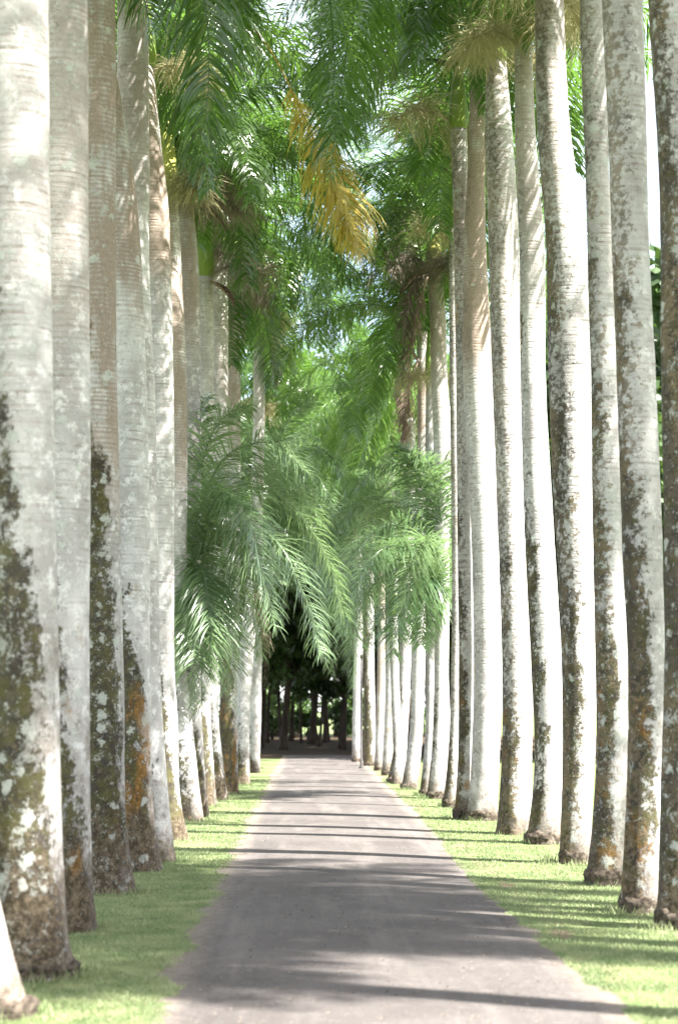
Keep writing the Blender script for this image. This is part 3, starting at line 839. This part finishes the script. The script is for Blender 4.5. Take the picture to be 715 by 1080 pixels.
def np_mesh(name, V, k, mat):
    me = bpy.data.meshes.new(name)
    nv = len(V)
    nf = nv // k
    me.vertices.add(nv)
    me.vertices.foreach_set('co', V.astype(np.float32).ravel())
    me.loops.add(nv)
    me.loops.foreach_set('vertex_index', np.arange(nv, dtype=np.int32))
    me.polygons.add(nf)
    me.polygons.foreach_set('loop_start', np.arange(0, nv, k, dtype=np.int32))
    me.polygons.foreach_set('loop_total', np.full(nf, k, dtype=np.int32))
    me.materials.append(mat)
    me.update(calc_edges=True)
    return me


def bole(h, r, seed, spread=2.2):
    rg = random.Random(seed)
    V, Fc = [], []
    lx = rg.uniform(-0.05, 0.05)
    pts = [Vector((lx * z + 0.12 * math.sin(z * 0.6 + seed), 0.1 * math.sin(z * 0.5), z)) for z in [-.05, .3, .8] + [h * t for t in (.2, .35, .5, .65, .8, 1.0)]]
    tube(V, Fc, pts, [r * k for k in (1.8, 1.3, 1.08, 1, .92, .82, .66, .45, .2)], 12)
    for i in range(7):
        t = rg.uniform(0.42, 0.88)
        z = h * t
        p = Vector((lx * z + 0.12 * math.sin(z * 0.6 + seed), 0, z))
        a = i * 2.4 + rg.uniform(-.3, .3)
        L = spread * rg.uniform(0.6, 1.1)
        br = [p, p + Vector((math.cos(a) * L * .5, math.sin(a) * L * .5, L * .45)), p + Vector((math.cos(a) * L, math.sin(a) * L, L * .75))]
        tube(V, Fc, br, [r * .45, r * .3, r * .1], 7)
    return mesh('trunk', V, Fc, M_BARK)


TREE = []
for s in range(3):
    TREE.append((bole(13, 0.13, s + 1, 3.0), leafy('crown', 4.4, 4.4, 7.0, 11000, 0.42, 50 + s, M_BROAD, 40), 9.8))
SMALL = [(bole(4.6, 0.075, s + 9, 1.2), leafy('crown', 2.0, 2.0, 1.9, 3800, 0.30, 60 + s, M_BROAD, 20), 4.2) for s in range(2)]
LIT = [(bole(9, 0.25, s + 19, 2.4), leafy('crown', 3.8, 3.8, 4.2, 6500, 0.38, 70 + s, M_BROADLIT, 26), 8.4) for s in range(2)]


def tree(kind, x, y, s, rz, label, group, name='broadleaf_tree', sq=1.0):
    t, c, h = kind
    o = thing(name, label, 'tree', (x, y, 0), group)
    o.rotation_euler = (0, 0, rz)
    o.scale = (s * sq, s * sq, s)
    obj('trunk', t, o)
    obj('crown', c, o, (0, 0, h))
    return o


rg = random.Random(21)
GW = 'trees of the dark wood closing the avenue'
wood = [(-3.6, 74, 1.0), (3.8, 76, 1.0), (-1.1, 84, 1.1), (1.7, 88, 1.05), (-6.2, 82, 1.1), (6.3, 84, 1.15), (-3.2, 93, 1.2), (4.2, 95, 1.2), (0.2, 98, 1.25), (-9.5, 78, 1.2), (9.5, 79, 1.2), (-8, 95, 1.3), (8.5, 97, 1.3), (2.9, 80.5, 0.9), (-2.2, 88, 1.0), (3.2, 91, 1.1), (-5, 101, 1.3), (5.6, 103, 1.3), (0.9, 106, 1.2), (-2.6, 107, 1.2), (-5.4, 78, 0.9), (5.6, 74.5, 0.9)]
for i, (x, y, s) in enumerate(wood):
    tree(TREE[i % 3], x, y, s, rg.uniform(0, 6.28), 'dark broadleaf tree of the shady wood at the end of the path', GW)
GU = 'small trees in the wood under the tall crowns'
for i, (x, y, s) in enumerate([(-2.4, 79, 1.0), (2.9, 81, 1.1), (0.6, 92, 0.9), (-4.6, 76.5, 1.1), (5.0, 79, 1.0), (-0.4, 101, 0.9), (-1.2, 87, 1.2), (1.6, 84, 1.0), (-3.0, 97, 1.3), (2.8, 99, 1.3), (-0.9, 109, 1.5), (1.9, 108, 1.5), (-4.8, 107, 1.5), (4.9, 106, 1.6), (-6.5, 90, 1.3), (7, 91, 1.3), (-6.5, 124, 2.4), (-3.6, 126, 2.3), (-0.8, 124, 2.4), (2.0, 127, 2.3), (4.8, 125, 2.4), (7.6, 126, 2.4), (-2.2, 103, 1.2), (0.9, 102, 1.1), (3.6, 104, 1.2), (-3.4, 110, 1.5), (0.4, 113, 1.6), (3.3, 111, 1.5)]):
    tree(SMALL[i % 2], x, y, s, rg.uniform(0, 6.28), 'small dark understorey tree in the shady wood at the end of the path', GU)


def shrub_mesh(seed, mat):
    return leafy('foliage', 1.3, 1.3, 1.0, 1500, 0.2, seed, mat, 14)


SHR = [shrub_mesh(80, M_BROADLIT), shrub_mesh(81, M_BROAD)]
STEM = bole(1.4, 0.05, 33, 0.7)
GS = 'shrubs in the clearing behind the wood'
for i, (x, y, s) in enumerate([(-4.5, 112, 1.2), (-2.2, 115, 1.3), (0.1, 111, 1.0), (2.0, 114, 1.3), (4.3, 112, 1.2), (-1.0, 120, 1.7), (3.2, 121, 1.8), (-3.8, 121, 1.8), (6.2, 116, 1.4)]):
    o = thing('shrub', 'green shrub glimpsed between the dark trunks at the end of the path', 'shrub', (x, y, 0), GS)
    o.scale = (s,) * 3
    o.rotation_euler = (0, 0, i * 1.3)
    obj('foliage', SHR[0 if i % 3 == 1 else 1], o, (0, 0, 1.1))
    obj('stem', STEM, o)

GT = 'tall pale trees rising behind the dark wood'
for i, (x, y, s) in enumerate([(-9, 132, 1.7), (-2.5, 130, 2.3), (4.5, 133, 2.1), (11, 131, 1.9), (17, 136, 1.6), (-15, 137, 1.7)]):
    tree(LIT[i % 2], x, y, s, rg.uniform(0, 6.28), 'tall tree filling the sky behind the palm crowns at the end of the avenue', GT)

# trees of the park behind the right-hand palms, and one beyond the left row
park = [(31, 100, 1.15, LIT[0]), (25.5, 92, 0.75, LIT[1]), (15.0, 88, 1.5, TREE[0]), (38, 112, 1.2, TREE[1]), (21, 104, 1.3, LIT[0]), (12.5, 74, 1.25, TREE[2]), (12.6, 62, 1.05, LIT[1]), (45, 118, 1.1, LIT[1]), (9.5, 67, 1.1, TREE[1]), (16.5, 68, 1.4, TREE[0]), (10.5, 80, 1.4, TREE[1])]
labs = ['park tree with fresh green leaves far behind the palms at the right edge', 'small park tree low behind the swollen palm', 'tall dark park tree behind the middle of the right row',
        'distant dark park tree behind the palm cut by the right edge', 'leafy park tree seen in slivers behind the smooth chalk-white palm', 'tall dark tree standing just outside the right row near the wood',
        'bright green tree behind the thin trunks of the right row', 'far park tree on the horizon beyond the right edge palms', 'dark tree rising close behind the last white trunk of the right row', 'big dark tree shading the entrance of the wood from the sunny side', 'dark tree at the right flank of the wood, behind the last white trunk']
for (x, y, s, k), lb in zip(park, labs):
    tree(k, x, y, s, rg.uniform(0, 6.28), lb, 'park trees behind the rows of palms', 'park_tree')
for (x, y, s, k), lb in zip([(-11.5, 64, 1.1, TREE[1]), (-12, 50, 1.1, LIT[0])], ['tall dark tree just outside the left row near the wood', 'green tree behind the slim palms of the left row']):
    tree(k, x, y, s, rg.uniform(0, 6.28), lb, 'park trees behind the rows of palms', 'park_tree')
# taller unseen palms added on the sunny side so their crowns shade the near path
src = PALMS[31][0]
for (x, y, rz, sz) in [(8.2, 7.6, 0.8, 1.36), (10.2, 9.2, 2.3, 1.30), (8.4, 11.2, 4.0, 1.38), (10.3, 13.0, 5.2, 1.31), (8.3, 15.0, 1.5, 1.36), (9.2, 9.9, 1.1, 1.24), (9.4, 12.4, 2.9, 1.26)]:
    o = src.copy()
    COL.objects.link(o)
    o.location = (x, y, 0)
    o.rotation_euler = (0, 0, rz)
    o.scale = (1.05, 1.05, sz)
    o['label'] = 'tall palm of the outer row, out of frame on the sunny side of the path'
    o['group'] = 'palms of the outer row on the sunny side'
    for ch in src.children:
        c = ch.copy()
        COL.objects.link(c)
        c.parent = o

# slim dark post by the end of the right row
b = at(381, 810, 57.0)
V, Fc = [], []
tube(V, Fc, [Vector((0, 0, -0.05)), Vector((0, 0, 0.05)), Vector((0, 0, 0.06)), Vector((0, 0, 2.2)), Vector((0.01, 0, 3.3))], [0.07, 0.07, 0.04, 0.036, 0.03], 10)
tube(V, Fc, [Vector((0.01, 0, 3.28)), Vector((0.01, 0, 3.36)), Vector((0.01, 0, 3.40))], [0.05, 0.055, 0.02], 10)
po = obj('post', mesh('post', V, Fc, M_POST), None, (b.x, 57.0, 0))
po['label'] = 'slim dark post beside the mossy trunk near the dark wood'
po['category'] = 'post'

# ------------------------------------------------------------------ ground, path, grass
V, Fc = [], []
NX, NY = 61, 91
gx = [math.copysign(abs(u) ** 2.6, u) * 1500 for u in np.linspace(-1, 1, NX)]
gy = [-60 + 2200 * (v ** 2.2) for v in np.linspace(0, 1, NY)]
for y in gy:
    for x in gx:
        V.append((x, y, 0.0))
for j in range(NY - 1):
    for i in range(NX - 1):
        a = j * NX + i
        Fc.append((a, a + 1, a + 1 + NX, a + NX))
M_LAWN = lawn_material()
g = obj('ground', mesh('ground', V, Fc, M_LAWN))
g['kind'] = 'structure'


def edge_l(y):
    return -0.945 - 0.03 * min(1, max(0, (y - 12) / 20)) + 0.08 * noise.noise(Vector((y * 0.7, 3.1, 0))) + 0.09 * noise.noise(Vector((y * 2.6, 7.7, 0))) + 0.06 * noise.noise(Vector((y * 9.0, 1.7, 0)))


def edge_r(y):
    f = lambda t: 1.87 - 0.16 * math.exp(-((t - 20) / 7) ** 2)
    return f(y) + 0.04 * noise.noise(Vector((y * 0.6, 13.1, 0))) + 0.045 * noise.noise(Vector((y * 3.3, 17.7, 0))) + 0.03 * noise.noise(Vector((y * 10.0, 11.7, 0)))


V, Fc = [], []
ys = list(np.arange(-8, 40, 0.08)) + list(np.arange(40, 74, 0.4))
for y in ys:
    a, b_ = edge_l(y), edge_r(y)
    for k_ in range(9):
        t = k_ / 8
        V.append((a + (b_ - a) * t, y, 0.004 + 0.016 * math.sin(PI * t)))
for j in range(len(ys) - 1):
    for k_ in range(8):
        q = j * 9 + k_
        Fc.append((q, q + 1, q + 10, q + 9))
pth = obj('path', mesh('path', V, Fc, path_material()))
pth['kind'] = 'structure'


def grass_mesh(n, seed):
    # short blades on both verges, longer ones round the feet of the palms
    rg = np.random.default_rng(seed)
    u = rg.random(n)
    y = 1.0 / ((1 - u) / 9.6 + u / 48.0)
    wl = rg.random(n) < 0.5
    xl = np.array([edge_l(t) for t in y]) + 0.01 - (rg.random(n) ** 1.3) * 2.6
    xr = np.array([edge_r(t) for t in y]) - 0.005 + (rg.random(n) ** 1.3) * 2.6
    # ragged fringe that creeps over the tarmac edge
    fr = rg.random(n) < 0.10
    el = np.array([edge_l(t) for t in y])
    er = np.array([edge_r(t) for t in y])
    x = np.where(wl, np.where(fr, el + (rg.random(n) ** 2) * 0.10, xl), np.where(fr, er - (rg.random(n) ** 2) * 0.07, xr))
    pat = np.array([noise.noise(Vector((a * 1.1, b * 1.1, 0.3))) + 0.5 * noise.noise(Vector((a * 4.0, b * 4.0, 2.3))) for a, b in zip(x, y)])
    ok = rg.random(n) < np.clip(1.0 + pat * 2.0, 0.06, 1.0)
    x, y = x[ok], y[ok]
    n = len(x)
    h = rg.uniform(0.010, 0.027, n) * (1 + 0.5 * (rg.random(n) < 0.06))
    az = rg.random(n) * 2 * PI
    le = rg.uniform(0.1, 1.0, n) * h
    w = rg.uniform(0.0025, 0.005, n) * (0.6 + y / 22)
    tp = tuft_points(5)
    tp = tp[rg.random(len(tp)) < np.clip(0.5 + np.array([2.2 * noise.noise(Vector((a * 2.5, b * 2.5, 8.0))) for a, b in tp]), 0, 1)]
    m = len(tp)
    x, y = np.concatenate([x, tp[:, 0]]), np.concatenate([y, tp[:, 1]])
    h = np.concatenate([h, rg.uniform(0.03, 0.10, m)])
    n = n + m
    az = rg.random(n) * 2 * PI
    le = rg.uniform(0.1, 1.0, n) * h
    w = rg.uniform(0.0025, 0.005, n) * (0.6 + y / 22)
    V = np.zeros((n, 3, 3))
    V[:, 0] = np.stack([x - np.cos(az) * w, y - np.sin(az) * w, np.zeros(n)], 1)
    V[:, 1] = np.stack([x + np.cos(az) * w, y + np.sin(az) * w, np.zeros(n)], 1)
    az2 = rg.random(n) * 2 * PI
    V[:, 2] = np.stack([x + np.cos(az2) * le, y + np.sin(az2) * le, h], 1)
    return V.reshape(-1, 3)


def blade_material():
    k = NT('grass_blade')
    p = k.n('ShaderNodeNewGeometry').outputs['Position']
    n1 = k.noise(p, 3.0, 4)
    n2 = k.noise(p, 90.0, 2)
    col = k.mix(k.step(n1, 0.35, 0.65), (0.155, 0.215, 0.092), (0.260, 0.305, 0.150))
    col = k.mix(k.math('MULTIPLY', k.step(n2, 0.55, 0.66), 0.6), col, (0.42, 0.38, 0.24))
    b = k.bsdf(col, 0.6, 0.3)
    tr = k.n('ShaderNodeBsdfTranslucent', {'Color': col}).outputs[0]
    return k.out(k.n('ShaderNodeMixShader', {0: 0.4, 1: b, 2: tr}).outputs[0])


def tuft_points(seed):
    rg = np.random.default_rng(seed)
    out = []
    for root, base, top, r, c in PALMS.values():
        if base.y > 45:
            continue
        m = 420
        a = rg.random(m) * 2 * PI
        rr = r * (1.55 + 0.55 * rg.random(m) ** 2) * 1.25
        out.append(np.stack([base.x + np.cos(a) * rr, base.y + np.sin(a) * rr], 1))
    return np.concatenate(out)


gr = obj('grass', np_mesh('grass', grass_mesh(380000, 3), 3, blade_material()))
gr['kind'] = 'stuff'
gr['label'] = 'short green grass on the verges between path and palms'

# dry bits scattered on the tarmac and turf
rgn = np.random.default_rng(9)
n = 1300
u = rgn.random(n)
y = 1.0 / ((1 - u) / 9.6 + u / 40.0)
x = rgn.uniform(-1.9, 2.9, n)
sz = rgn.uniform(0.003, 0.010, n) * (1 + 1.0 * (rgn.random(n) < 0.06))
az = rgn.random(n) * 6.28
V = np.zeros((n, 4, 3))
zz = np.where((x > -0.8) & (x < 1.8), 0.024, 0.02)
for k_, (a, b_, dz) in enumerate([(-1.3, -0.4, 0.0), (1.0, -0.5, 0.004), (1.5, 0.4, 0.0), (-0.8, 0.5, 0.006)]):
    V[:, k_] = np.stack([x + sz * (a * np.cos(az) - b_ * np.sin(az)), y + sz * (a * np.sin(az) + b_ * np.cos(az)), zz + dz], 1)
M_LITTER = rough_material('dry_litter', (0.12, 0.095, 0.065), (0.28, 0.23, 0.17), 30, 0.2)
lt = obj('leaf_litter', np_mesh('leaf_litter', V.reshape(-1, 3), 4, M_LITTER))
lt['kind'] = 'stuff'
lt['label'] = 'small dry leaf bits scattered over path and grass'

# ------------------------------------------------------------------ light
SUN_EL, SUN_DIR = R(52), Vector((0.885, -0.465, 0)).normalized()
w = bpy.data.worlds.new('World')
S.world = w
w.use_nodes = True
nt = w.node_tree
sky = nt.nodes.new('ShaderNodeTexSky')
sky.sky_type = 'NISHITA'
sky.sun_disc = False
sky.sun_elevation = SUN_EL
sky.sun_rotation = math.atan2(SUN_DIR.x, SUN_DIR.y)
sky.dust_density = 2.0
sky.air_density = 1.0
sky.ozone_density = 1.0
bg = nt.nodes['Background']
bg.inputs['Strength'].default_value = 0.105
tcw = nt.nodes.new('ShaderNodeTexCoord')
cn = nt.nodes.new('ShaderNodeTexNoise')
cn.inputs['Scale'].default_value = 2.2
cn.inputs['Detail'].default_value = 7
nt.links.new(tcw.outputs['Generated'], cn.inputs['Vector'])
mr = nt.nodes.new('ShaderNodeMapRange')
mr.inputs[1].default_value = 0.30
mr.inputs[2].default_value = 0.60
nt.links.new(cn.outputs[0], mr.inputs[0])
mx = nt.nodes.new('ShaderNodeMix')
mx.data_type = 'RGBA'
nt.links.new(mr.outputs[0], mx.inputs[0])
nt.links.new(sky.outputs[0], mx.inputs[6])
mx.inputs[7].default_value = (3.7, 3.75, 3.85, 1)          # bright thin cloud
nt.links.new(mx.outputs[2], bg.inputs['Color'])
sd = bpy.data.lights.new('sun', 'SUN')
sd.energy = 5.0
sd.angle = R(0.55)
sd.color = (1.0, 0.965, 0.915)
so = bpy.data.objects.new('sun', sd)
COL.objects.link(so)
dv = Vector((SUN_DIR.x * math.cos(SUN_EL), SUN_DIR.y * math.cos(SUN_EL), math.sin(SUN_EL)))
so.rotation_euler = dv.to_track_quat('Z', 'Y').to_euler()
so.location = dv * 60

S.view_settings.view_transform = 'Standard'
S.view_settings.look = 'None'
S.view_settings.exposure = 2.8
S.view_settings.gamma = 1.0
S.render.engine = 'CYCLES'
S.cycles.max_bounces = 8
S.cycles.transparent_max_bounces = 8
S.cycles.use_denoising = True
